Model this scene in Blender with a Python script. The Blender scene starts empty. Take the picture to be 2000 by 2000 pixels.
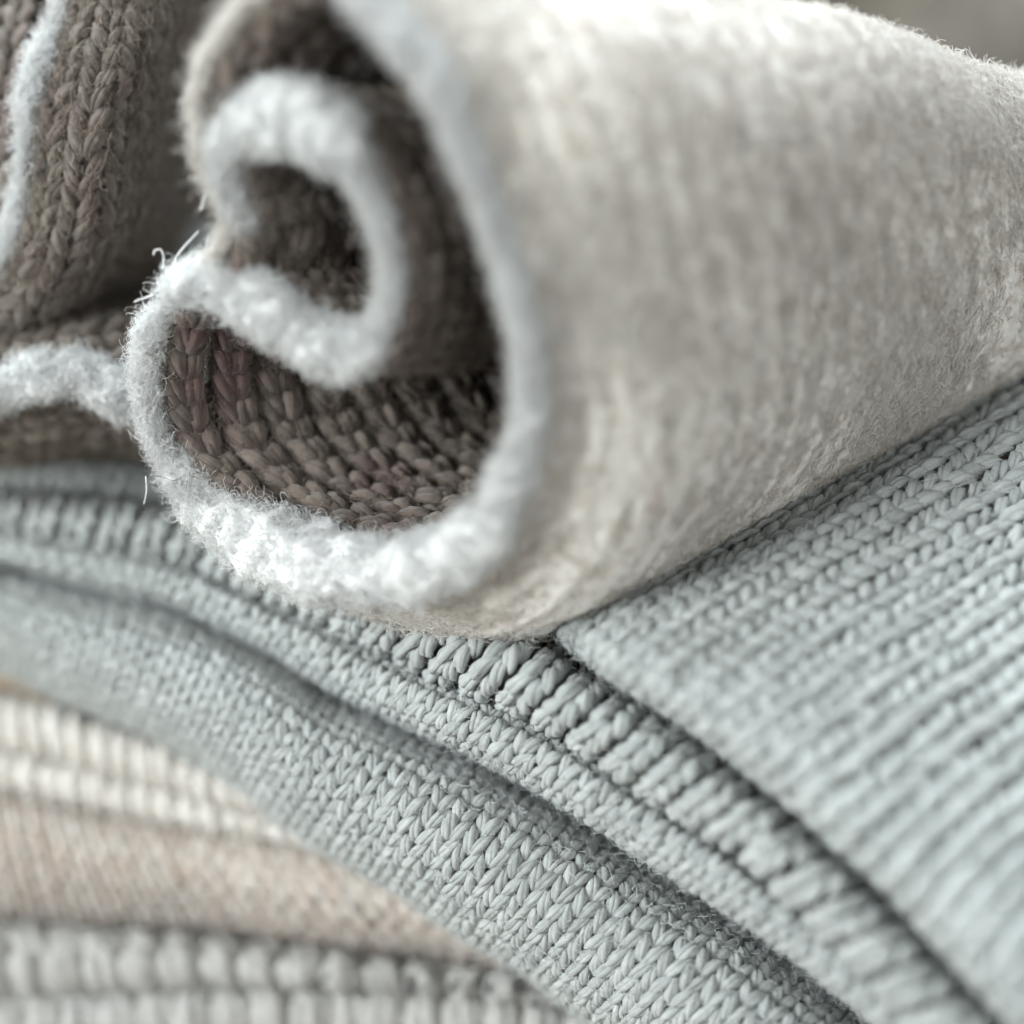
import bpy, math
import numpy as np
from mathutils import Vector, Matrix

rng = np.random.default_rng(7)
sc = bpy.context.scene
col = sc.collection

# ------------------------------------------------------------------ camera
CM = 0.01
PITCH = math.radians(42)
D = 25.0                                   # focus distance, cm
F = np.array([0.0, 0.0, 8.0])              # focused point, cm above the table
LOOK = np.array([0, math.cos(PITCH), -math.sin(PITCH)])
UP = np.array([0, math.sin(PITCH), math.cos(PITCH)])
RIGHT = np.array([1.0, 0, 0])
cam_d = bpy.data.cameras.new("camera")
cam = bpy.data.objects.new("camera", cam_d)
col.objects.link(cam)
cam.location = (F - D * LOOK) * CM
cam.rotation_euler = (math.pi / 2 - PITCH, 0, 0)
cam_d.sensor_width = 36
cam_d.lens = 36 * D / 10.0                 # the frame is 10 cm wide at the focus distance
cam_d.clip_start = 0.005
cam_d.clip_end = 20
cam_d.dof.use_dof = True
cam_d.dof.focus_distance = D * CM
cam_d.dof.aperture_fstop = 5.6
sc.camera = cam

# ------------------------------------------------------------------ light
world = bpy.data.worlds.new("World")
sc.world = world
world.use_nodes = True
bg = world.node_tree.nodes["Background"]
bg.inputs[0].default_value = (0.90, 1.0, 1.0, 1)
bg.inputs[1].default_value = 0.045


def area(name, loc, target, size, power, color):
    l = bpy.data.lights.new(name, 'AREA')
    l.shape = 'RECTANGLE'
    l.size, l.size_y = size
    l.energy = power
    l.color = color
    o = bpy.data.objects.new(name, l)
    col.objects.link(o)
    o.location = loc
    d = Vector(target) - Vector(loc)
    o.rotation_euler = d.to_track_quat('-Z', 'Y').to_euler()
    return o


area("window_light", (-1.00, -0.28, 0.65), (0, 0, 0.07), (0.68, 0.68), 36.0, (0.95, 1.0, 0.995))
area("fill_light", (0.34, -0.52, 0.42), (0, 0, 0.07), (0.50, 0.50), 3.6, (0.99, 1.0, 0.97))  # added fill from the front right, no real source, brightens the roll's side
area("ceiling_light", (-0.06, 0.44, 0.55), (0, 0, 0.07), (0.40, 0.40), 14.0, (0.91, 0.99, 1.03))
sc.view_settings.view_transform = 'Standard'
sc.view_settings.look = 'None'
sc.view_settings.gamma = 1
sc.view_settings.use_curve_mapping = False
sc.view_settings.exposure = -0.21
sc.cycles.max_bounces = 3
sc.cycles.diffuse_bounces = 2
sc.cycles.transmission_bounces = 2
sc.cycles.adaptive_threshold = 0.08


# ------------------------------------------------------------------ maths helpers
def C(p):
    """(px, py, depth cm behind the focus plane) of the 2000 px photograph -> world cm"""
    p = np.asarray(p, float)
    s = (D + p[..., 2]) / D
    x = (p[..., 0] - 1000) / 200 * s
    u = (1000 - p[..., 1]) / 200 * s
    return F + x[..., None] * RIGHT + u[..., None] * UP + p[..., 2, None] * LOOK


def cr(pts, n, closed=False):
    """Catmull-Rom through pts, n samples evenly spaced by arc length"""
    p = np.asarray(pts, float)
    if closed:
        q = np.concatenate([p[-1:], p, p[:2]])
    else:
        q = np.concatenate([2 * p[:1] - p[1:2], p, 2 * p[-1:] - p[-2:-1]])
    out = []
    t = np.linspace(0, 1, 24, endpoint=False)[:, None]
    for i in range(1, len(q) - 2):
        a, b, c, d = q[i - 1], q[i], q[i + 1], q[i + 2]
        out.append(0.5 * (2 * b + (c - a) * t + (2 * a - 5 * b + 4 * c - d) * t ** 2 + (-a + 3 * b - 3 * c + d) * t ** 3))
    out.append(q[-2][None])
    o = np.concatenate(out)
    s = np.concatenate([[0], np.cumsum(np.linalg.norm(np.diff(o[:, :3], axis=0), axis=1))])
    k = np.linspace(0, s[-1], n)
    return np.stack([np.interp(k, s, o[:, j]) for j in range(o.shape[1])], 1)


_perm = rng.permutation(4096)
_val = rng.random(4096) * 2 - 1


def noise(p):
    """smooth value noise, -1..1, p (...,3)"""
    p = np.asarray(p, float)
    i = np.floor(p).astype(int)
    f = p - i
    f = f * f * (3 - 2 * f)
    r = 0
    for dx in (0, 1):
        for dy in (0, 1):
            for dz in (0, 1):
                h = _perm[(_perm[(_perm[(i[..., 0] + dx) & 4095] + i[..., 1] + dy) & 4095] + i[..., 2] + dz) & 4095]
                w = (f[..., 0] if dx else 1 - f[..., 0]) * (f[..., 1] if dy else 1 - f[..., 1]) * (f[..., 2] if dz else 1 - f[..., 2])
                r = r + w * _val[h]
    return r


def unit(a):
    return a / np.maximum(np.linalg.norm(a, axis=-1, keepdims=True), 1e-9)


def even(G):
    """reparametrise a grid so both directions advance evenly"""
    G = np.asarray(G)
    for ax in (0, 1):
        seg = np.linalg.norm(np.diff(G, axis=ax), axis=2).mean(axis=1 - ax)
        s = np.concatenate([[0], np.cumsum(seg)])
        n = G.shape[ax]
        k = np.interp(np.linspace(0, s[-1], n), s, np.arange(n))
        i = np.clip(np.floor(k).astype(int), 0, n - 2)
        f = k - i
        a, b = np.take(G, i, ax), np.take(G, i + 1, ax)
        f = f[:, None, None] if ax == 0 else f[None, :, None]
        G = a * (1 - f) + b * f
    return G


class Surf:
    def __init__(self, G, face=None, out_from=None):
        self.G = even(G)
        du = np.gradient(self.G, axis=0)
        dv = np.gradient(self.G, axis=1)
        N = unit(np.cross(du, dv))
        camp = F - D * LOOK
        if out_from is not None:
            s = np.sign(np.sum(N * (self.G - out_from)))
        else:
            a, b = self.G.shape[0], self.G.shape[1]
            m = slice(a // 4, 3 * a // 4), slice(b // 3, 2 * b // 3)
            s = np.sign(np.sum(N[m] * (camp - self.G[m])))
        if face == 'in':
            s = -s
        self.N = N * s
        self.flip = s < 0
        self.Lu = np.linalg.norm(np.diff(self.G, axis=0), axis=2).sum(0).mean()
        self.Lv = np.linalg.norm(np.diff(self.G, axis=1), axis=2).sum(1).mean()
        self.ratio_v = np.linalg.norm(np.diff(self.G, axis=1), axis=2).sum(1) / self.Lv
        self.ratio_u = np.linalg.norm(np.diff(self.G, axis=0), axis=2).sum(0) / self.Lu

    def at(self, u, v):
        """u, v 0..1 -> position, normal"""
        nu, nv = self.G.shape[:2]
        a = np.clip(u, 0, 1) * (nu - 1)
        b = np.clip(v, 0, 1) * (nv - 1)
        i = np.clip(a.astype(int), 0, nu - 2)
        j = np.clip(b.astype(int), 0, nv - 2)
        f, g = (a - i)[..., None], (b - j)[..., None]
        r = []
        for A in (self.G, self.N):
            r.append(A[i, j] * (1 - f) * (1 - g) + A[i + 1, j] * f * (1 - g) + A[i, j + 1] * (1 - f) * g + A[i + 1, j + 1] * f * g)
        return r[0], unit(r[1])


# ------------------------------------------------------------------ object helpers
def empty(name, loc, label, cat, group=None):
    o = bpy.data.objects.new(name, None)
    col.objects.link(o)
    o.location = np.asarray(loc) * CM
    o.empty_display_size = 0.01
    o["label"], o["category"] = label, cat
    if group:
        o["group"] = group
    return o


def attach(o, parent):
    if parent is not None:
        o.parent = parent
        m = Matrix.Identity(4)
        q = parent
        t = Vector((0, 0, 0))
        while q is not None:
            t = t + Vector(q.location)
            q = q.parent
        o.location = -t
    return o


def link_mesh(name, V, quads, mat, parent=None, uv=None, rnd=None, tris=None, smooth=True, label=None, kind=None):
    me = bpy.data.meshes.new(name)
    V = np.ascontiguousarray(V, np.float32).reshape(-1, 3) * CM
    quads = np.asarray(quads, np.int32).reshape(-1, 4)
    me.vertices.add(len(V))
    me.vertices.foreach_set("co", V.ravel())
    me.loops.add(quads.size)
    me.loops.foreach_set("vertex_index", quads.ravel())
    me.polygons.add(len(quads))
    me.polygons.foreach_set("loop_start", np.arange(0, quads.size, 4, dtype=np.int32))
    me.polygons.foreach_set("use_smooth", np.full(len(quads), smooth))
    me.update(calc_edges=True)
    if uv is not None:
        l = me.uv_layers.new(name="UVMap")
        l.data.foreach_set("uv", np.asarray(uv, np.float32).reshape(-1, 2)[quads.ravel()].ravel())
    if rnd is not None:
        a = me.attributes.new("rnd", 'FLOAT', 'POINT')
        a.data.foreach_set("value", np.asarray(rnd, np.float32).ravel())
    me.materials.append(mat)
    o = bpy.data.objects.new(name, me)
    col.objects.link(o)
    attach(o, parent)
    if label:
        o["label"] = label
    if kind:
        o["kind"] = kind
    return o


def grid_quads(nu, nv, closed_v=False, flip=False):
    i = np.arange(nu - 1)[:, None]
    j = np.arange(nv if closed_v else nv - 1)[None]
    k = (j + 1) % nv
    q = np.stack([i * nv + j, (i + 1) * nv + j, (i + 1) * nv + k, i * nv + k], -1).reshape(-1, 4)
    return q[:, ::-1] if flip else q


def sheet(name, S, mat, parent, sink=0.0, bump=0.0, bscale=3.0, label=None):
    V = S.G - S.N * sink
    if bump:
        V = V + S.N * (bump * noise(S.G * bscale))[..., None]
    nu, nv = S.G.shape[:2]
    uv = np.stack(np.meshgrid(np.linspace(0, S.Lu, nu), np.linspace(0, S.Lv, nv), indexing='ij'), -1)
    return link_mesh(name, V, grid_quads(nu, nv, flip=S.flip), mat, parent, uv=uv, label=label)


def tube_mesh(P, B, Nn, R, flat=1.0, nsides=8):
    """P,B,Nn (n,k,3), R (n,k) -> verts, quads, uv"""
    n, k = P.shape[:2]
    ph = np.linspace(0, 2 * np.pi, nsides, endpoint=False)
    V = P[:, :, None] + R[:, :, None, None] * (np.cos(ph)[None, None, :, None] * B[:, :, None] + flat * np.sin(ph)[None, None, :, None] * Nn[:, :, None])
    base = grid_quads(k, nsides, closed_v=True)
    q = (np.arange(n)[:, None, None] * (k * nsides) + base[None]).reshape(-1, 4)
    uv = np.stack(np.meshgrid(np.arange(n), np.linspace(0, 1, k), np.abs(np.linspace(-1, 1, nsides, endpoint=False)), indexing='ij'), -1)[..., 1:]
    return V, q, uv


def knit(name, S, mat, parent, w, h, r, cols_along='u', relief=1.2, lift=0.0, npts=9, nsides=8, jit=0.10,
         spread=(0.07, 0.40), per_column=None, u0=0., u1=1., v0=0., v1=1., overlap=1.55, label=None, flat=0.85, skew=0.0, strands=0, twist=1.6, even_size=False):
    """V stitches laid over a surface. Columns (wales) are spaced along cols_along and run in the other direction."""
    Lc, Lr = (S.Lu, S.Lv) if cols_along == 'u' else (S.Lv, S.Lu)
    ca, cb, ra, rb = (u0, u1, v0, v1) if cols_along == 'u' else (v0, v1, u0, u1)
    nc = max(2, int(round(Lc * (cb - ca) / w)))
    nr = max(2, int(round(Lr * (rb - ra) / h)))
    ci, rj, sd = [a.ravel() for a in np.meshgrid(np.arange(nc), np.arange(-1, nr), (-1, 1), indexing='ij')]
    n = len(ci)
    t = np.linspace(0, 1, npts)[None]
    sm = t * t * (3 - 2 * t) * 0.6 + t * 0.4
    jr = lambda a: (rng.random(n)[:, None] * 2 - 1) * a
    # slow drift of the whole knit so rows are not ruled
    drift = noise(np.stack([ci * 0.23, rj * 0.23, sd * 0 + len(name)], -1))[:, None]
    ac = ci[:, None] + 0.5 + sd[:, None] * (spread[0] + (spread[1] - spread[0]) * sm) + jr(jit * 0.35) + drift * jit * 0.8 + skew * t
    al = rj[:, None] + (-0.25 + overlap * t) + jr(jit * 0.8) + drift * jit
    cc = ca + (cb - ca) * ac / nc
    rr = ra + (rb - ra) * al / nr
    u, v = (cc, rr) if cols_along == 'u' else (rr, cc)
    P, N = S.at(u, v)
    loc = S.ratio_v if cols_along == 'u' else S.ratio_u
    sc_ = np.interp(cc, np.linspace(0, 1, len(loc)), loc).clip(0.55, 1.35)
    size = (1 + jr(jit * 0.9)) * (1.0 if even_size else sc_)
    ht = (relief * np.sin(np.pi * t) - 0.55 + jr(jit * 0.8)) * r * size
    P = P + N * (ht + lift)[..., None]
    T = unit(np.gradient(P, axis=1))
    B = unit(np.cross(T, N))
    N2 = np.cross(B, T)
    R = r * size * (0.42 + 0.58 * np.sin(np.pi * (0.04 + 0.92 * t)) ** 0.7)
    rn = rng.random(n)
    if strands:
        # every stitch is a bundle of thin plies wound round each other
        ph = (np.arange(strands) / strands * 2 * np.pi)[None, :, None] + rng.random((n, 1, 1)) * 6.28 + twist * t[:, None]
        ph = ph + rng.normal(0, 0.22, (n, strands, 1))
        off = R[:, None] * (0.49 + rng.normal(0, 0.07, (n, strands, 1)))
        P = P[:, None] + off[..., None] * (np.cos(ph)[..., None] * B[:, None] + flat * np.sin(ph)[..., None] * N2[:, None])
        sr = R[:, None] * (0.55 if strands > 4 else 0.58) * (1 + rng.normal(0, 0.12, (n, strands, 1)))
        P = P.reshape(n * strands, npts, 3)
        sr = sr.reshape(n * strands, npts)
        T = unit(np.gradient(P, axis=1))
        Nn = np.repeat(N2, strands, 0)
        B = unit(np.cross(T, Nn))
        Nn = np.cross(B, T)
        rn = np.repeat(rn, strands) * 0.6 + 0.4 * rng.random(n * strands)
        ci = np.repeat(ci, strands)
        V, q, uv = tube_mesh(P, B, Nn, sr, 1.0, nsides)
    else:
        V, q, uv = tube_mesh(P, B, N2, R, flat, nsides)
    uv = uv + 0
    uv[..., 0] += (rn * 7)[:, None, None]
    rnd = np.broadcast_to(rn[:, None, None], V.shape[:3])
    if per_column is None:
        return link_mesh(name, V, q, mat, parent, uv=uv, rnd=rnd, label=label, kind='stuff')
    out = []
    k = npts * nsides
    base = grid_quads(npts, nsides, closed_v=True)
    for c in range(nc):
        m = ci == c
        q = (np.arange(m.sum())[:, None, None] * k + base[None]).reshape(-1, 4)
        out.append(link_mesh(per_column, V[m], q, mat, parent, uv=uv[m], rnd=rnd[m]))
    return out


def fibres(name, P, N, T, length, mat, parent, radius=0.003, curl=0.5, rise=0.6, k=7, lenvar=0.6, label=None):
    """loose wool fibres: roots P, normals N, lying direction T, (n,3) in cm"""
    n = len(P)
    L = (length * (1 - lenvar + 2 * lenvar * rng.random(n) ** 1.5))[:, None, None]
    t = np.linspace(0, 1, k)[None, :, None]
    Bn = np.cross(N, T)
    a = rng.normal(0, 1, (n, 1, 1))
    ri = (rise * (0.3 + 1.0 * rng.random((n, 1, 1))))
    X = P[:, None] + L * (t * (T[:, None] + 0.45 * a * Bn[:, None]) * (1 - 0.3 * ri) + ri * (t - 0.55 * t * t) * N[:, None])
    w = rng.random((n, 1, 1)) * 6.28
    f = (1.0 + 2.2 * rng.random((n, 1, 1))) * 3.14
    X = X + L * curl * 0.22 * t * (np.sin(f * t + w) * Bn[:, None] + np.cos(f * t * 0.9 + w * 1.7) * N[:, None] + 0.8 * np.sin(f * 1.3 * t + 2 * w) * T[:, None])
    cu = bpy.data.hair_curves.new(name)
    cu.add_curves([k] * n)
    cu.attributes["position"].data.foreach_set("vector", (X * CM).astype(np.float32).ravel())
    ra = cu.attributes.get("radius") or cu.attributes.new("radius", 'FLOAT', 'POINT')
    tap = np.broadcast_to((radius * (1 - 0.6 * t[..., 0]) * (0.6 + 0.8 * rng.random((n, 1)))), (n, k))
    ra.data.foreach_set("value", (tap * CM).astype(np.float32).ravel())
    cu.materials.append(mat)
    o = bpy.data.objects.new(name, cu)
    col.objects.link(o)
    attach(o, parent)
    o["kind"] = "stuff"
    if label:
        o["label"] = label
    return o


def fuzz(name, S, n, length, mat, parent, u=(0, 1), v=(0, 1), along='u', lift=0.05, spread=1.0, **kw):
    a = u[0] + (u[1] - u[0]) * rng.random(n)
    b = v[0] + (v[1] - v[0]) * rng.random(n)
    P, N = S.at(a, b)
    P2, _ = S.at(*((a + 0.004, b) if along == 'u' else (a, b + 0.004)))
    T = unit(P2 - P + 1e-6)
    T = unit(T * rng.choice([-1, 1], n)[:, None] + spread * rng.normal(0, 0.5, (n, 3)))
    T = unit(T - N * np.sum(T * N, 1, keepdims=True))
    return fibres(name, P + N * lift * rng.random((n, 1)), N, T, length, mat, parent, **kw)


# ------------------------------------------------------------------ materials
def yarn_mat(name, c1, c2, c3=None, rough=0.95, stripes=5.0, bump=0.6, nscale=900, sheen=0.25, ply=True, blotch=0.0, blotch_scale=120, soft=0.0):
    m = bpy.data.materials.new(name)
    m.use_nodes = True
    nt = m.node_tree
    nd, ln = nt.nodes, nt.links
    b = nd["Principled BSDF"]
    b.inputs["Roughness"].default_value = rough
    b.inputs["Specular IOR Level"].default_value = 0.045
    b.inputs["Sheen Weight"].default_value = sheen
    b.inputs["Sheen Roughness"].default_value = 0.6
    at = nd.new("ShaderNodeAttribute"); at.attribute_name = "rnd"
    tc = nd.new("ShaderNodeTexCoord")
    no = nd.new("ShaderNodeTexNoise"); no.inputs["Scale"].default_value = nscale; no.inputs["Detail"].default_value = 4
    ln.new(tc.outputs["Object"], no.inputs["Vector"])
    big = nd.new("ShaderNodeTexNoise"); big.inputs["Scale"].default_value = blotch_scale; big.inputs["Detail"].default_value = 3
    ln.new(tc.outputs["Object"], big.inputs["Vector"])
    # yarn streaks that wind round each stitch
    mp = nd.new("ShaderNodeMapping"); mp.inputs["Scale"].default_value = (1.6, stripes, 1); mp.inputs["Rotation"].default_value = (0, 0, 0.35)
    ln.new(tc.outputs["UV"], mp.inputs["Vector"])
    st = nd.new("ShaderNodeTexNoise"); st.inputs["Scale"].default_value = 2.2; st.inputs["Detail"].default_value = 3
    ln.new(mp.outputs[0], st.inputs["Vector"])
    add = nd.new("ShaderNodeMath"); add.operation = 'MULTIPLY_ADD'
    ln.new(at.outputs["Fac"], add.inputs[0]); add.inputs[1].default_value = 0.45
    s1 = nd.new("ShaderNodeMath"); s1.operation = 'MULTIPLY_ADD'
    ln.new(no.outputs["Fac"], s1.inputs[0]); s1.inputs[1].default_value = 0.7
    s2 = nd.new("ShaderNodeMath"); s2.operation = 'MULTIPLY_ADD'
    ln.new(st.outputs["Fac"], s2.inputs[0]); s2.inputs[1].default_value = 0.8 if ply else 0.0; s2.inputs[2].default_value = -0.45 if ply else -0.05
    ln.new(s2.outputs[0], s1.inputs[2]); ln.new(s1.outputs[0], add.inputs[2])
    rp = nd.new("ShaderNodeValToRGB")
    e = rp.color_ramp.elements
    e[0].position, e[1].position = 0.1, 0.85
    e[0].color = (*c1, 1); e[1].color = (*c2, 1)
    ln.new(add.outputs[0], rp.inputs["Fac"])
    out = rp.outputs["Color"]
    if c3 is not None:
        r2 = nd.new("ShaderNodeMapRange"); r2.inputs[1].default_value = 0.52; r2.inputs[2].default_value = 0.68
        r2.inputs[4].default_value = blotch
        ln.new(big.outputs["Fac"], r2.inputs[0])
        mx = nd.new("ShaderNodeMixRGB"); mx.inputs[2].default_value = (*c3, 1)
        ln.new(r2.outputs[0], mx.inputs[0]); ln.new(out, mx.inputs[1])
        out = mx.outputs[0]
    ln.new(out, b.inputs["Base Color"])
    hs = nd.new("ShaderNodeMath"); hs.operation = 'ADD'
    ln.new(no.outputs["Fac"], hs.inputs[0]); ln.new((st if ply else big).outputs["Fac"], hs.inputs[1])
    bp = nd.new("ShaderNodeBump"); bp.inputs["Strength"].default_value = bump; bp.inputs["Distance"].default_value = 0.0004
    ln.new(hs.outputs[0], bp.inputs["Height"]); ln.new(bp.outputs[0], b.inputs["Normal"])
    if soft:
        tr = nd.new("ShaderNodeBsdfTranslucent")
        ln.new(out, tr.inputs["Color"])
        ms = nd.new("ShaderNodeMixShader"); ms.inputs[0].default_value = soft
        ln.new(b.outputs[0], ms.inputs[1]); ln.new(tr.outputs[0], ms.inputs[2])
        ln.new(ms.outputs[0], nd["Material Output"].inputs["Surface"])
    return m


def fibre_mat(name, c1, c2):
    m = bpy.data.materials.new(name)
    m.use_nodes = True
    nd, ln = m.node_tree.nodes, m.node_tree.links
    b = nd["Principled BSDF"]
    b.inputs["Roughness"].default_value = 0.8
    b.inputs["Specular IOR Level"].default_value = 0.2
    tr = nd.new("ShaderNodeBsdfTranslucent")
    hi = nd.new("ShaderNodeHairInfo")
    rp = nd.new("ShaderNodeValToRGB")
    rp.color_ramp.elements[0].color = (*c1, 1); rp.color_ramp.elements[1].color = (*c2, 1)
    ln.new(hi.outputs["Random"], rp.inputs["Fac"])
    ln.new(rp.outputs[0], b.inputs["Base Color"]); ln.new(rp.outputs[0], tr.inputs["Color"])
    mx = nd.new("ShaderNodeMixShader"); mx.inputs[0].default_value = 0.35
    ln.new(b.outputs[0], mx.inputs[1]); ln.new(tr.outputs[0], mx.inputs[2])
    ln.new(mx.outputs[0], nd["Material Output"].inputs["Surface"])
    return m


M_GREY = yarn_mat("grey_yarn", (0.28, 0.303, 0.30), (0.50, 0.528, 0.522), soft=0.16, bump=0.4)
M_GREYF = fibre_mat("grey_fibre", (0.45, 0.48, 0.48), (0.68, 0.71, 0.71))
M_BROWN = yarn_mat("brown_yarn", (0.058, 0.046, 0.039), (0.20, 0.172, 0.146), (0.088, 0.050, 0.048), blotch=0.75, blotch_scale=90)
M_MAROON = yarn_mat("dark_brown_yarn", (0.050, 0.037, 0.032), (0.175, 0.143, 0.120), (0.085, 0.044, 0.044), blotch=0.8, blotch_scale=90)
M_BROWNF = fibre_mat("brown_fibre", (0.09, 0.068, 0.056), (0.36, 0.31, 0.26))
M_OAT = yarn_mat("oatmeal_felt", (0.60, 0.565, 0.515), (0.80, 0.785, 0.755), (0.36, 0.275, 0.215), blotch=0.65, blotch_scale=420, sheen=0.5)
M_OATF = fibre_mat("oatmeal_fibre", (0.55, 0.505, 0.45), (0.86, 0.85, 0.83))
M_WHITE = yarn_mat("white_wool", (0.62, 0.63, 0.63), (0.72, 0.73, 0.73), ply=False)
M_WHITEF = fibre_mat("white_fibre", (0.62, 0.63, 0.63), (0.78, 0.79, 0.79))
M_CREAM = yarn_mat("cream_yarn", (0.48, 0.44, 0.40), (0.60, 0.585, 0.555))
M_PINK = yarn_mat("pale_beige_yarn", (0.37, 0.285, 0.235), (0.49, 0.462, 0.43))  # warm dark tone puts the pinkish shade of the creases into the colour
M_PALE = yarn_mat("pale_grey_yarn", (0.26, 0.252, 0.24), (0.37, 0.365, 0.352))
M_BACK = yarn_mat("backdrop_wool", (0.055, 0.046, 0.036), (0.105, 0.091, 0.073), ply=False, nscale=300)
M_TABLE = yarn_mat("table_wood", (0.30, 0.22, 0.15), (0.42, 0.32, 0.23), ply=False, nscale=60, sheen=0, bump=0.1)

# ------------------------------------------------------------------ setting
tb = bpy.data.meshes.new("table")
x0, x1, y0, y1, z0, z1 = [a * CM for a in (-40, 40, -12, 45, -3, 0)]
tb.from_pydata([(x, y, z) for x in (x0, x1) for y in (y0, y1) for z in (z0, z1)], [],
               [(0, 1, 3, 2), (4, 6, 7, 5), (0, 4, 5, 1), (2, 3, 7, 6), (1, 5, 7, 3), (0, 2, 6, 4)])
tb.materials.append(M_TABLE)
o = bpy.data.objects.new("table", tb); col.objects.link(o); o["kind"] = "structure"

# ------------------------------------------------------------------ folded bands
def band(top, bot, dd, bulge, low=0.3, n=110, m=44, tuck=2.0, shape=1.0, gap=19):
    """a folded layer seen from its edge: top and bottom creases traced as pixels, dd = [(px, depth of the front)]"""
    T = cr([(x, y, 0) for x, y in top], n)
    B = cr([(x, y, 0) for x, y in bot], n)
    T = T + gap * unit(B - T)
    xs, ds = zip(*dd)
    v = np.linspace(-0.12, 1.12, m)
    G = np.zeros((n, m, 3))
    for j, s in enumerate(v):
        q = np.clip(s, 0, 1)
        ang = np.pi * q
        e = (1 - np.cos(ang)) / 2                       # image position across the band
        p = T * (1 - e) + B * e
        mid = (T[:, 0] + B[:, 0]) / 2
        d = np.interp(mid, xs, ds) + (bulge if q < 0.5 else low) * (1 - np.sin(ang) ** shape if 0 < q < 1 else 1)
        over = max(0, -s, s - 1)
        d = d + over / 0.12 * tuck
        # the vertical tilt of a stack: lower parts lie further from the lens
        d = d + (p[:, 1] - (T[:, 1] + B[:, 1]) / 2) / 200 * 0.35
        p = p.copy(); p[:, 2] = d
        G[:, j] = p
    W = C(G)
    return W


C1 = [(-300, 925), (0, 943), (181, 955), (326, 976), (480, 1015), (650, 1070), (820, 1130), (950, 1175), (1060, 1225), (1180, 1310), (1350, 1415), (1500, 1530), (1640, 1650), (1760, 1760), (1870, 1880), (1990, 2010), (2150, 2180)]
C2 = [(-300, 1020), (0, 1034), (127, 1053), (290, 1071), (398, 1103), (470, 1139), (600, 1195), (720, 1245), (837, 1305), (928, 1343), (1073, 1407), (1197, 1486), (1321, 1570), (1448, 1650), (1570, 1765), (1700, 1890), (1820, 2010), (1980, 2170)]
C3 = [(-300, 1030), (0, 1085), (109, 1114), (217, 1143), (326, 1165), (434, 1212), (543, 1267), (652, 1338), (735, 1375), (824, 1415), (948, 1473), (1093, 1552), (1280, 1672), (1386, 1740), (1490, 1805), (1593, 1883), (1697, 1966), (1900, 2130)]
C4 = [(-300, 1190), (0, 1292), (140, 1357), (326, 1436), (466, 1516), (536, 1580), (652, 1655), (792, 1735), (885, 1800), (1031, 1883), (1093, 1935), (1176, 1990), (1400, 2150), (1650, 2320)]

grey = empty("grey_sweater", (0, 2, 3), "folded pale grey knitted sweater with ribbed top layer under the cream roll", "sweater")
# lowest, broad plain fold
G4 = Surf(band(C3, C4, [(-300, 2.6), (0, 2.1), (300, 1.35), (600, .65), (850, .15), (1000, 0), (1200, -.2), (1500, -.7), (1800, -1.2)], 1.9, 0.8, gap=30))
s4 = sheet("front_fold", G4, M_GREY, grey, sink=0.025)
knit("knit_stitches", G4, M_GREY, s4, 0.265, 0.185, 0.066, 'u', npts=9, nsides=6, strands=5, overlap=1.5, spread=(0.06, 0.45), jit=0.075, v0=0.02, v1=0.98)
fuzz("loose_fibres", G4, 20000, 0.17, M_GREYF, s4, lift=0.11, radius=0.0030, curl=1.2, rise=0.5)
G3 = Surf(band(C2, C3, [(-300, 2.7), (0, 2.2), (400, 1.4), (700, .7), (900, -.05), (1050, -.3), (1250, -.75), (1500, -1.3), (1800, -2.0)], 1.1, 0.55, gap=24))
s3 = sheet("thin_fold", G3, M_GREY, grey, sink=0.025)
knit("knit_stitches", G3, M_GREY, s3, 0.265, 0.185, 0.066, 'u', npts=9, nsides=6, strands=5, overlap=1.5, spread=(0.06, 0.45), jit=0.075)
fuzz("loose_fibres", G3, 11000, 0.17, M_GREYF, s3, lift=0.11, radius=0.0030, curl=1.2, rise=0.5)
G2 = Surf(band(C1, C2, [(-300, 2.75), (0, 2.3), (400, 1.5), (800, .3), (1000, -.35), (1200, -.9), (1400, -1.45), (1600, -2.0), (1900, -2.8), (2200, -3.3)], 1.7, 0.5, gap=38))
s2 = sheet("ribbed_fold", G2, M_GREY, grey, sink=0.07)
knit("rib", G2, M_GREY, s2, 0.45, 0.18, 0.084, 'u', npts=8, nsides=5, strands=4, spread=(0.09, 0.33), relief=1.1, per_column="rib", lift=0.03)
fuzz("loose_fibres", G2, 8000, 0.15, M_GREYF, s2, lift=0.13, radius=0.0028, curl=0.9, rise=0.7)

# top ribbed layer: rolled edge then a plane running back under the roll
n = 120
B = cr([(x, y, 0) for x, y in C1], n)
d1 = np.interp(B[:, 0], [-300, 0, 400, 800, 1000, 1200, 1400, 1600, 1900, 2200], [3.0, 2.6, 2.9, 2.3, .7, -1.2, -1.85, -2.4, -3.2, -3.8])
ang = np.interp(B[:, 0], [-300, 500, 1100, 1500, 1800, 2200], [80, 60, 33, 34, 44, 55]) * math.pi / 180
rows = []
for L in [-1, -0.5, 0, 15, 45, 90, 150, 230, 330, 450, 600, 800, 1050, 1350, 1700]:
    p = B.copy()
    if L <= 0:
        p[:, 1] += -3 + 4 * L
        p[:, 2] = d1 - 0.05 - 1.3 * L
    else:
        Lx = L * np.interp(B[:, 0], [-300, 500, 1000], [0.30, 0.34, 1.0])   # the layer is shorter at its left end
        p[:, 0] += Lx * np.cos(ang)
        p[:, 1] -= Lx * np.sin(ang)
        upc = Lx * np.sin(ang) / 200
        p[:, 2] = d1 - 0.05 - 0.30 * (1 - math.exp(-L / 30)) + upc * 0.8 * (1 - 0.6 * math.exp(-L / 110))
    rows.append(p)
G = np.stack(rows, 1)
G = C(np.stack([cr(g, 60) for g in G]))
G1 = Surf(G)
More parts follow.
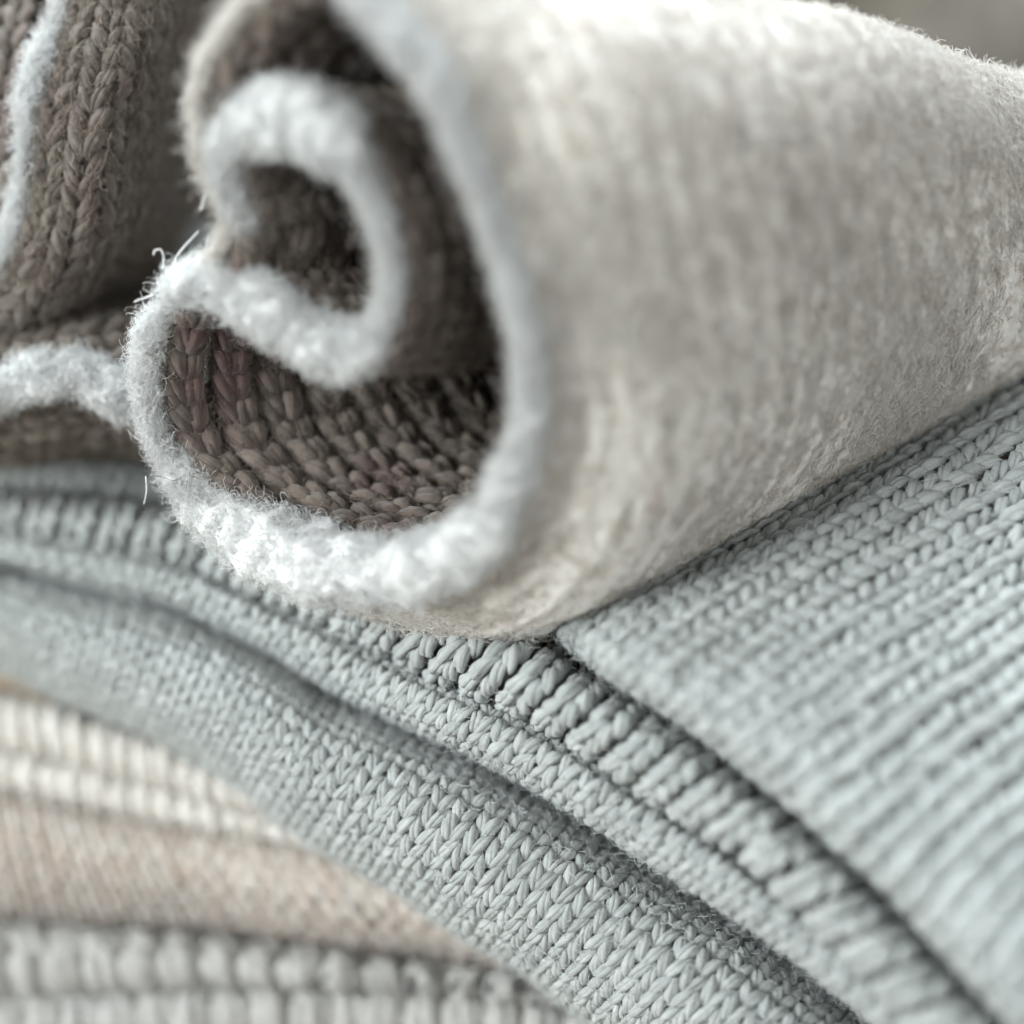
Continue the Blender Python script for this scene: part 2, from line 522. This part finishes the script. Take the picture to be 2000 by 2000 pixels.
s1 = sheet("ribbed_layer", G1, M_GREY, grey, sink=0.06)
knit("rib", G1, M_GREY, s1, 0.35, 0.145, 0.084, 'u', even_size=True, npts=7, nsides=5, strands=4, spread=(0.09, 0.39), relief=0.85, jit=0.12, overlap=1.5, per_column="rib", u0=0.02, u1=0.99, lift=0.02)
fuzz("loose_fibres", G1, 12000, 0.15, M_GREYF, s1, u=(0.4, 1), v=(0, 0.6), lift=0.11, radius=0.0028, curl=0.9, rise=0.7)

# ------------------------------------------------------------------ cream sweater below
K0 = [(-300, 1250), (0, 1345), (140, 1385), (326, 1450), (466, 1520), (560, 1580), (700, 1660)]
K1 = [(-300, 1425), (0, 1455), (140, 1483), (252, 1511), (326, 1534), (466, 1571), (600, 1610), (760, 1670)]
K2 = [(-300, 1500), (0, 1534), (163, 1567), (303, 1595), (419, 1613), (513, 1632), (629, 1655), (800, 1720)]
K3 = [(-300, 1795), (0, 1790), (233, 1804), (419, 1812), (606, 1842), (792, 1865), (900, 1876), (1100, 1920)]
cream = empty("cream_sweater", (-3, 3, 1), "folded cream and beige sweater squeezed beneath the grey sweater at left", "sweater")
dk = [(-300, 3.3), (0, 2.8), (400, 2.5), (700, 2.1), (1100, 1.7)]
GA = Surf(band(K0, K1, dk, 0.9, 0.25))
sa = sheet("ribbed_cuff", GA, M_CREAM, cream, sink=0.06)
knit("rib", GA, M_CREAM, sa, 0.25, 0.55, 0.12, 'u', spread=(0.05, 0.10), relief=0.5, overlap=2.2, jit=0.08, flat=0.6, strands=4, per_column="rib", lift=0.03)
GB = Surf(band(K1, K2, [(x, d + .15) for x, d in dk], 0.7, 0.2))
sb = sheet("thin_cuff", GB, M_CREAM, cream, sink=0.06)
knit("rib", GB, M_CREAM, sb, 0.27, 0.45, 0.125, 'u', spread=(0.05, 0.10), relief=0.5, overlap=2.2, jit=0.08, flat=0.6, strands=4, per_column="rib", lift=0.02)
GC = Surf(band(K2, K3, [(x, d + .1) for x, d in dk], 1.3, 1.0))
sC = sheet("plain_fold", GC, M_PINK, cream, sink=0.09)
knit("knit_stitches", GC, M_PINK, sC, 0.26, 0.20, 0.066, 'u', npts=7, nsides=6, jit=0.12, relief=1.7)

# ------------------------------------------------------------------ pale ribbed sweater at the bottom
W1 = [(-300, 1955), (0, 1939), (280, 1925), (466, 1917), (700, 1918), (885, 1925), (1093, 1945), (1400, 2000)]
W2 = [(-300, 2075), (0, 2065), (280, 2050), (700, 2045), (1093, 2070), (1400, 2120)]
W3 = [(-300, 2300), (0, 2290), (280, 2280), (700, 2280), (1093, 2300), (1400, 2350)]
K3b = [(x, y + 8) for x, y in K3[:-1]] + [(1100, 1905), (1400, 1950)]
pale = empty("pale_sweater", (-2, 3, 0), "chunky ribbed pale grey sweater at the bottom of the stack", "sweater")
dw = [(-300, 2.9), (0, 2.6), (400, 2.3), (700, 2.1), (1100, 1.8), (1400, 1.6)]
GD = Surf(band(K3b, W1, dw, 1.2, 0.25, gap=28))
sd_ = sheet("upper_rib_fold", GD, M_PALE, pale, sink=0.07)
knit("rib", GD, M_PALE, sd_, 0.45, 0.55, 0.225, 'u', spread=(0.05, 0.10), relief=0.5, overlap=2.2, jit=0.08, flat=0.3, strands=4, per_column="rib", lift=0.0, skew=0.5)
GE = Surf(band(W1, W2, [(x, d - .05) for x, d in dw], 0.9, 0.25))
se = sheet("lower_rib_fold", GE, M_PALE, pale, sink=0.07)
knit("rib", GE, M_PALE, se, 0.43, 0.5, 0.215, 'u', spread=(0.05, 0.10), relief=0.5, overlap=2.2, jit=0.08, flat=0.3, strands=4, per_column="rib", lift=0.0)
GF = Surf(band(W2, W3, [(x, d - .05) for x, d in dw], 0.9))
sf = sheet("bottom_fold", GF, M_PALE, pale, sink=0.05)
knit("knit_stitches", GF, M_PALE, sf, 0.3, 0.22, 0.075, 'u')

# ------------------------------------------------------------------ the main roll
def dface(x, y):
    return -0.7 * (x - 300) / 200 - 0.45 * (700 - y) / 200


def face(pts):
    return [(p[0], p[1], dface(p[0], p[1]) + (p[3] if len(p) > 3 else 0), p[2]) for p in pts]


# traced edge of the rolled sheet: px, py, half width px
OUTER = [(640, -90, 45), (760, 40, 45), (850, 160, 42), (920, 320, 34), (980, 480, 34), (1022, 620, 35), (1036, 760, 37), (1015, 900, 42),
         (958, 1012, 56), (862, 1092, 72), (740, 1118, 82), (600, 1094, 82), (470, 1034, 70), (378, 958, 52), (318, 870, 40), (290, 770, 35), (292, 670, 36), (322, 590, 40)]
CURL = [(322, 590, 40), (390, 550, 52), (470, 570, 62), (540, 612, 66), (600, 655, 64), (662, 688, 58), (720, 670, 44), (758, 600, 30), (765, 510, 26), (742, 420, 28), (705, 345, 36),
        (665, 280, 66), (595, 235, 80), (515, 235, 78), (450, 275, 56), (442, 335, 34), (456, 392, 24), (484, 440, 17)]
LEFTTOP = [(322, 590, 20), (400, 520, 20), (450, 430, 20), (405, 330, 20), (388, 220, 20), (405, 110, 20), (480, 5, 20), (560, -60, 20)]
roll = empty("rolled_knit", (1, 0, 5), "thick cream oatmeal knit rolled up, brown inside, fuzzy white edge", "rolled knit")
AX = np.array([1.0, -0.075, 0.47])           # image right, image down, depth: direction of the roll's axis per cm

RING = cr(np.array(face(OUTER) + face(LEFTTOP[1:])), 150, closed=True)
cen = np.array([680., 560.])
# outside of the roll: lip, swelling, then tapering away to the right
secs = [(0.0, 1.00, 0, 0), (0.10, 1.03, 0, 8), (0.4, 1.06, 0, 32), (1.0, 1.12, 0, 72), (2.0, 1.06, 0, 58), (3.2, .93, 0, 25), (4.6, .79, 0, 0), (6.2, .565, 0, 5), (8.2, .44, 0, 0), (10.5, .38, 0, 0), (13, .3, 0, 0)]
rings = []
for a, s, ox, oy in secs:
    p = RING[:, :3].copy()
    rnd_ = min(1.0, a / 2.5)
    # the section gets rounder away from the rolled end
    th = np.arctan2(p[:, 1] - cen[1], p[:, 0] - cen[0])
    rad = np.hypot(p[:, 0] - cen[0], p[:, 1] - cen[1])
    ell = 1 / np.sqrt((np.cos(th) / 380) ** 2 + (np.sin(th) / 590) ** 2)
    rr = rad * (1 - rnd_) + ell * rnd_
    q = np.stack([cen[0] + rr * np.cos(th) * s, cen[1] + rr * np.sin(th) * s], 1)
    d = dface(q[:, 0], q[:, 1])
    rings.append(np.concatenate([q + 200 * a * AX[:2] + np.array([ox, oy]), (d + a * AX[2])[:, None]], 1))
rings = np.stack(rings, 1)
G = np.stack([cr(g, 90) for g in rings])
OUT = Surf(C(G), out_from=C(np.array([1300, 500, 0.5])))


def felt_sheet(name, S, mat, parent, nu, nv):
    """matted wool: fine pits and dents pressed into the surface, faint knit columns beneath"""
    u, v = np.meshgrid(np.linspace(0, 1, nu), np.linspace(0, 1, nv), indexing='ij')
    P, N = S.at(u, v)
    a, b = u * S.Lu, v * S.Lv
    z = 0 * a
    pits = noise(np.stack([a * 4.5, b * 9.0, z], -1)) + 0.6 * noise(np.stack([a * 10, b * 20, z + 5], -1))
    h = -0.042 * np.clip(pits - 0.15, 0, 1) + 0.016 * noise(np.stack([a * 20, b * 34, z + 9], -1)) + 0.05 * noise(np.stack([a * 0.9, b * 0.8, z + 3], -1))
    h = h + 0.010 * np.cos(2 * np.pi * (b / 0.36 + 0.25 * noise(np.stack([a * 1.2, b * 0.7, z + 2], -1))))
    V = P + N * h[..., None]
    uv = np.stack([a, b], -1)
    rn = 0.5 + 0.5 * noise(np.stack([a * 5, b * 9, z + 20], -1))
    return link_mesh(name, V, grid_quads(nu, nv, flip=S.flip), mat, parent, uv=uv, rnd=rn)


so = felt_sheet("outer_fabric", OUT, M_OAT, roll, 560, 300)
fuzz("felt_fibres", OUT, 80000, 0.22, M_OATF, so, u=(0.0, 0.60), v=(0.0, 0.75), along='u', lift=0.03, spread=0.5, radius=0.004, curl=0.8, rise=0.07)

# inside of the roll and the curled-in flap: the traced edge carried back along the axis
def carried(path, closed, depths, shrink, nn, off=0.0, cen_=(640., 640.)):
    P = cr(np.array(path), nn, closed=closed)
    t = np.gradient(P[:, :2], axis=0)
    nr = np.stack([-t[:, 1], t[:, 0]], 1)
    nr = nr / np.linalg.norm(nr, axis=1, keepdims=True)
    out = []
    for a in depths:
        a, s = a if isinstance(a, tuple) else (a, 1 - shrink * a)
        q = P[:, :3].copy()
        q[:, :2] += nr * off
        q[:, 0] = cen_[0] + (q[:, 0] - cen_[0]) * s + 200 * a * AX[0]
        q[:, 1] = cen_[1] + (q[:, 1] - cen_[1]) * s + 200 * a * AX[1]
        q[:, 2] = (dface(cen_[0] + (P[:, 0] - cen_[0]) * s, cen_[1] + (P[:, 1] - cen_[1]) * s) if closed else P[:, 2]) + a * AX[2]
        out.append(q)
    return Surf(C(np.stack([cr(g, 50) for g in np.stack(out, 1)])))


dep = [0, 0.15, 0.5, 1.0, 1.5, 2.1, 2.7, 3.3]
INN = carried(face(OUTER) + face(LEFTTOP[1:]), True, dep + [(3.45, 0.45), (3.5, 0.03)], 0.075, 170, off=22)
INN = Surf(INN.G, face='in', out_from=C(np.array([900, 560, 0.5])))
si = sheet("inner_fabric", INN, M_MAROON, roll, sink=0.12)
knit("rib", INN, M_MAROON, si, 0.46, 0.23, 0.092, 'v', npts=8, nsides=5, strands=5, spread=(0.06, 0.28), relief=1.4, jit=0.09, overlap=1.6, per_column="rib")
fuzz("loose_fibres", INN, 34000, 0.22, M_BROWNF, si, lift=0.15, radius=0.0038, curl=1.0, rise=0.4, along='u', v=(0, 0.8))

for nm, off in (("curl_outer_face", -24), ("curl_inner_face", 24)):
    K = carried(face(CURL), False, dep[:-1], 0.03, 150, off=off)
    # the face that looks away from the sheet's middle
    mid = carried(face(CURL), False, dep[:-1], 0.03, 150, off=0)
    s = np.sign(np.sum(K.N * (K.G - mid.G)))
    K.N *= s
    if s < 0:
        K.flip = not K.flip
    sk = sheet(nm, K, M_MAROON, roll, sink=0.08)
    knit("rib", K, M_MAROON, sk, 0.42, 0.23, 0.090, 'v', npts=8, nsides=5, strands=5, spread=(0.07, 0.36), relief=1.3, jit=0.09, overlap=1.6, per_column="rib")
    fuzz("loose_fibres", K, 12000, 0.20, M_BROWNF, sk, lift=0.14, radius=0.0036, curl=1.0, rise=0.4, along='u')


def trim(name, path, parent, nfib, bump=0.06, length=0.14, mat=None, fmat=None, label=None, nn=260, sides=28):
    P = cr(np.array(path), nn)
    W = C(P[:, :3])
    T = unit(np.gradient(W, axis=0))
    view = unit(W - (F - D * LOOK))
    B = unit(np.cross(T, view))
    N = np.cross(B, T)
    R = np.maximum(P[:, 3] - 15, 5) / 200
    R = R * (1 + 0.22 * noise(W * 2.6 + 31) + 0.10 * noise(W * 6 + 7))
    ph = np.linspace(0, 2 * np.pi, sides, endpoint=False)
    dirs = np.cos(ph)[None, :, None] * B[:, None] + 0.8 * np.sin(ph)[None, :, None] * N[:, None]
    e = np.minimum(1, np.minimum(np.arange(nn), np.arange(nn)[::-1]) / 5.0) ** 0.5
    V = W[:, None] + (R * e)[:, None, None] * dirs
    k = V.copy()
    V = V + unit(dirs) * (bump * (1.3 * noise(k * 5.0) + 0.7 * noise(k * 12) + 0.35 * noise(k * 26)) * np.minimum(1, R / 0.15)[:, None])[..., None]
    o = link_mesh(name, V, grid_quads(nn, sides, closed_v=True), mat or M_WHITE, parent, uv=np.zeros((nn * sides, 2)), label=label)
    # woolly fibres
    i = rng.integers(3, nn - 3, nfib); j = rng.integers(0, sides, nfib)
    p = V[i, j] * 1.0
    f = rng.random((nfib, 1))
    p = p * (1 - f) + V[i, (j + 1) % sides] * f
    nrm = unit(dirs[i, j])
    tt = unit(T[i] * rng.choice([-1, 1], nfib)[:, None] + rng.normal(0, 0.9, (nfib, 3)))
    tt = unit(tt - nrm * np.sum(tt * nrm, 1, keepdims=True))
    fibres("wool_fibres", p - nrm * 0.02, nrm, tt, length, fmat or M_WHITEF, o, radius=0.003, curl=1.9, rise=0.40, k=9)
    return o


trim("edge_trim", face(OUTER), roll, 45000, label="fuzzy white outer edge of the roll")
trim("curled_edge", face(CURL), roll, 38000, label="fuzzy white edge curling inward in an S")
# thin tan edge at the upper left
trim("side_edge", face(LEFTTOP[1:]), roll, 5000, bump=0.04, mat=M_OAT, fmat=M_OATF, label="thin tan edge at the upper left of the roll")

# stray fibres standing off the edge
def strand(pts, rad=0.011):
    P = cr(np.array([(x, y, dface(330, 560) + dz) for x, y, dz in pts]), 24)
    W = C(P)[None]
    T = unit(np.gradient(W, axis=1))
    B = unit(np.cross(T, LOOK + 0 * T)); N = np.cross(B, T)
    V, q, uv = tube_mesh(W, B, N, np.full((1, 24), rad) * np.linspace(1, .6, 24), 1, 6)
    link_mesh("stray_fibre", V, q, M_WHITE, roll, uv=uv)


strand([(318, 525, 0), (320, 505, -.05), (314, 488, -.1), (302, 490, -.1), (300, 498, -.1)])
strand([(340, 520, 0), (343, 505, -.03), (360, 482, -.1), (388, 452, -.2)])
strand([(402, 505, 0), (402, 485, 0), (407, 458, 0)], 0.006)
strand([(392, 410, -.3), (402, 380, -.4), (420, 362, -.4), (436, 352, -.3)], 0.012)
strand([(300, 575, 0), (284, 582, 0), (270, 586, -.05), (262, 590, -.05)], 0.012)
strand([(285, 930, .2), (286, 960, .2), (281, 985, .2)], 0.007)

# ------------------------------------------------------------------ brown knit at the left, behind
left = empty("brown_knit", (-5, 3, 4), "brown knit with thin white edge, folded behind the roll at upper left", "knit")


def loft(curves, nu, nv):
    """curves: list of control curves (px,py,d) -> Surf"""
    A = np.stack([cr(np.array(c, float), nu) for c in curves], 1)
    return Surf(C(np.stack([cr(a, nv) for a in A])))


# lobe right of its white edge; each curve runs downwards
LB = loft([
    [(150, -150, 1.1), (100, 60, .9), (55, 250, .9), (45, 400, 1.0), (5, 520, 1.2), (-80, 620, 1.5), (-200, 690, 1.9)],
    [(220, -150, .7), (180, 60, .5), (130, 250, .5), (115, 400, .6), (70, 530, .8), (-20, 630, 1.2), (-190, 700, 1.7)],
    [(300, -150, .7), (270, 60, .5), (220, 250, .5), (200, 400, .6), (150, 530, .9), (60, 620, 1.3), (-150, 700, 1.8)],
    [(370, -150, 1.4), (335, 60, 1.3), (295, 250, 1.4), (275, 400, 1.5), (220, 520, 1.7), (125, 605, 1.9), (-100, 690, 2.2)],
    [(410, -150, 2.7), (380, 60, 2.6), (350, 250, 2.8), (330, 400, 2.9), (290, 510, 2.9), (185, 597, 2.9), (-60, 680, 2.9)],
    [(425, -150, 4.4), (400, 60, 4.4), (385, 250, 4.5), (365, 400, 4.6), (320, 510, 4.5), (210, 600, 4.4), (0, 690, 4.2)],
    [(520, -150, 9), (520, 60, 9), (515, 250, 9), (510, 400, 9), (460, 540, 9), (330, 660, 9), (80, 740, 9)]], 110, 66)
sl = sheet("upper_fold", LB, M_BROWN, left, sink=0.06)
knit("knit_stitches", LB, M_BROWN, sl, 0.38, 0.25, 0.090, 'v', npts=8, nsides=5, strands=5, jit=0.16)
fuzz("loose_fibres", LB, 28000, 0.2, M_BROWNF, sl, lift=0.13, radius=0.0035, curl=0.8, rise=0.5)
# the same knit left of its edge
LA = loft([
    [(-350, -150, 3.0), (-350, 250, 3.0), (-350, 400, 3.0), (-380, 620, 3.2)],
    [(-120, -150, 1.9), (-140, 250, 1.7), (-150, 400, 1.8), (-220, 620, 2.1)],
    [(30, -150, 1.5), (-30, 250, 1.3), (-40, 400, 1.4), (-120, 600, 1.7)],
    [(120, -150, 1.5), (40, 250, 1.2), (25, 400, 1.3), (-60, 600, 1.6)],
    [(170, -150, 1.9), (80, 250, 1.8), (65, 400, 1.9), (-20, 600, 2.0)]], 80, 50)
s_ = sheet("side_fold", LA, M_BROWN, left, sink=0.06)
knit("knit_stitches", LA, M_BROWN, s_, 0.38, 0.24, 0.092, 'v', npts=8, nsides=7, jit=0.16)
trim("edge_trim", [(175, -150, .8, 38), (125, 20, .75, 37), (70, 150, .7, 35), (56, 250, .75, 33), (50, 340, .8, 32), (38, 410, .9, 32), (8, 500, 1.05, 32), (-60, 600, 1.3, 30), (-180, 680, 1.7, 30)],
     left, 16000, bump=0.05, label="white edge running down the upper fold")
# lower fold
LC = loft([
    [(-300, 640, 4.2), (0, 630, 4.0), (200, 600, 3.8), (420, 560, 3.8)],
    [(-300, 665, 1.8), (0, 655, 1.7), (200, 625, 1.6), (420, 600, 1.6)],
    [(-300, 730, 1.3), (0, 700, 1.2), (160, 680, 1.1), (420, 690, 1.2)],
    [(-300, 790, 1.2), (0, 755, 1.1), (160, 715, 1.0), (300, 780, 1.0), (420, 820, 1.1)],
    [(-300, 830, 1.3), (0, 820, 1.2), (160, 770, 1.1), (300, 820, 1.1), (420, 860, 1.2)],
    [(-300, 880, 1.8), (0, 875, 1.7), (160, 850, 1.7), (300, 855, 1.6), (420, 890, 1.6)],
    [(-300, 900, 2.7), (0, 895, 2.7), (160, 885, 2.7), (300, 885, 2.6), (420, 900, 2.6)]], 90, 50)
sl2 = sheet("lower_fold", LC, M_BROWN, left, sink=0.06)
knit("knit_stitches", LC, M_BROWN, sl2, 0.38, 0.24, 0.092, 'v', npts=8, nsides=7, jit=0.16)
fuzz("loose_fibres", LC, 12000, 0.2, M_BROWNF, sl2, lift=0.13, radius=0.003, curl=0.8, rise=0.5)
trim("edge_trim", [(-250, 830, 1.0, 36), (-60, 790, .95, 46), (40, 745, .85, 50), (140, 722, .8, 54), (210, 755, .8, 56), (280, 800, .8, 46), (360, 840, .9, 26)],
     left, 16000, bump=0.07, label="white edge curving along the lower fold")

# ------------------------------------------------------------------ brown wool cloth far behind
BK = loft([
    [(-800, -700, 9), (600, -700, 8.5), (2000, -700, 7.6), (3000, -700, 7.0)],
    [(-800, -300, 8), (600, -300, 7.2), (2000, -300, 5.8), (3000, -300, 5.4)],
    [(-800, 0, 7.4), (600, 0, 6.4), (2000, 0, 4.7), (3000, 0, 4.3)],
    [(-800, 250, 7.0), (600, 250, 6.0), (2000, 250, 4.3), (3000, 250, 3.8)],
    [(-800, 500, 7.2), (600, 500, 6.4), (2000, 500, 4.6), (3000, 500, 4.2)]], 120, 80)
bo = sheet("brown_cloth", BK, M_BACK, None, bump=0.25, bscale=0.8)
bo["label"] = "blurred brown wool cloth far behind everything at the upper right corner"
bo["category"] = "cloth"
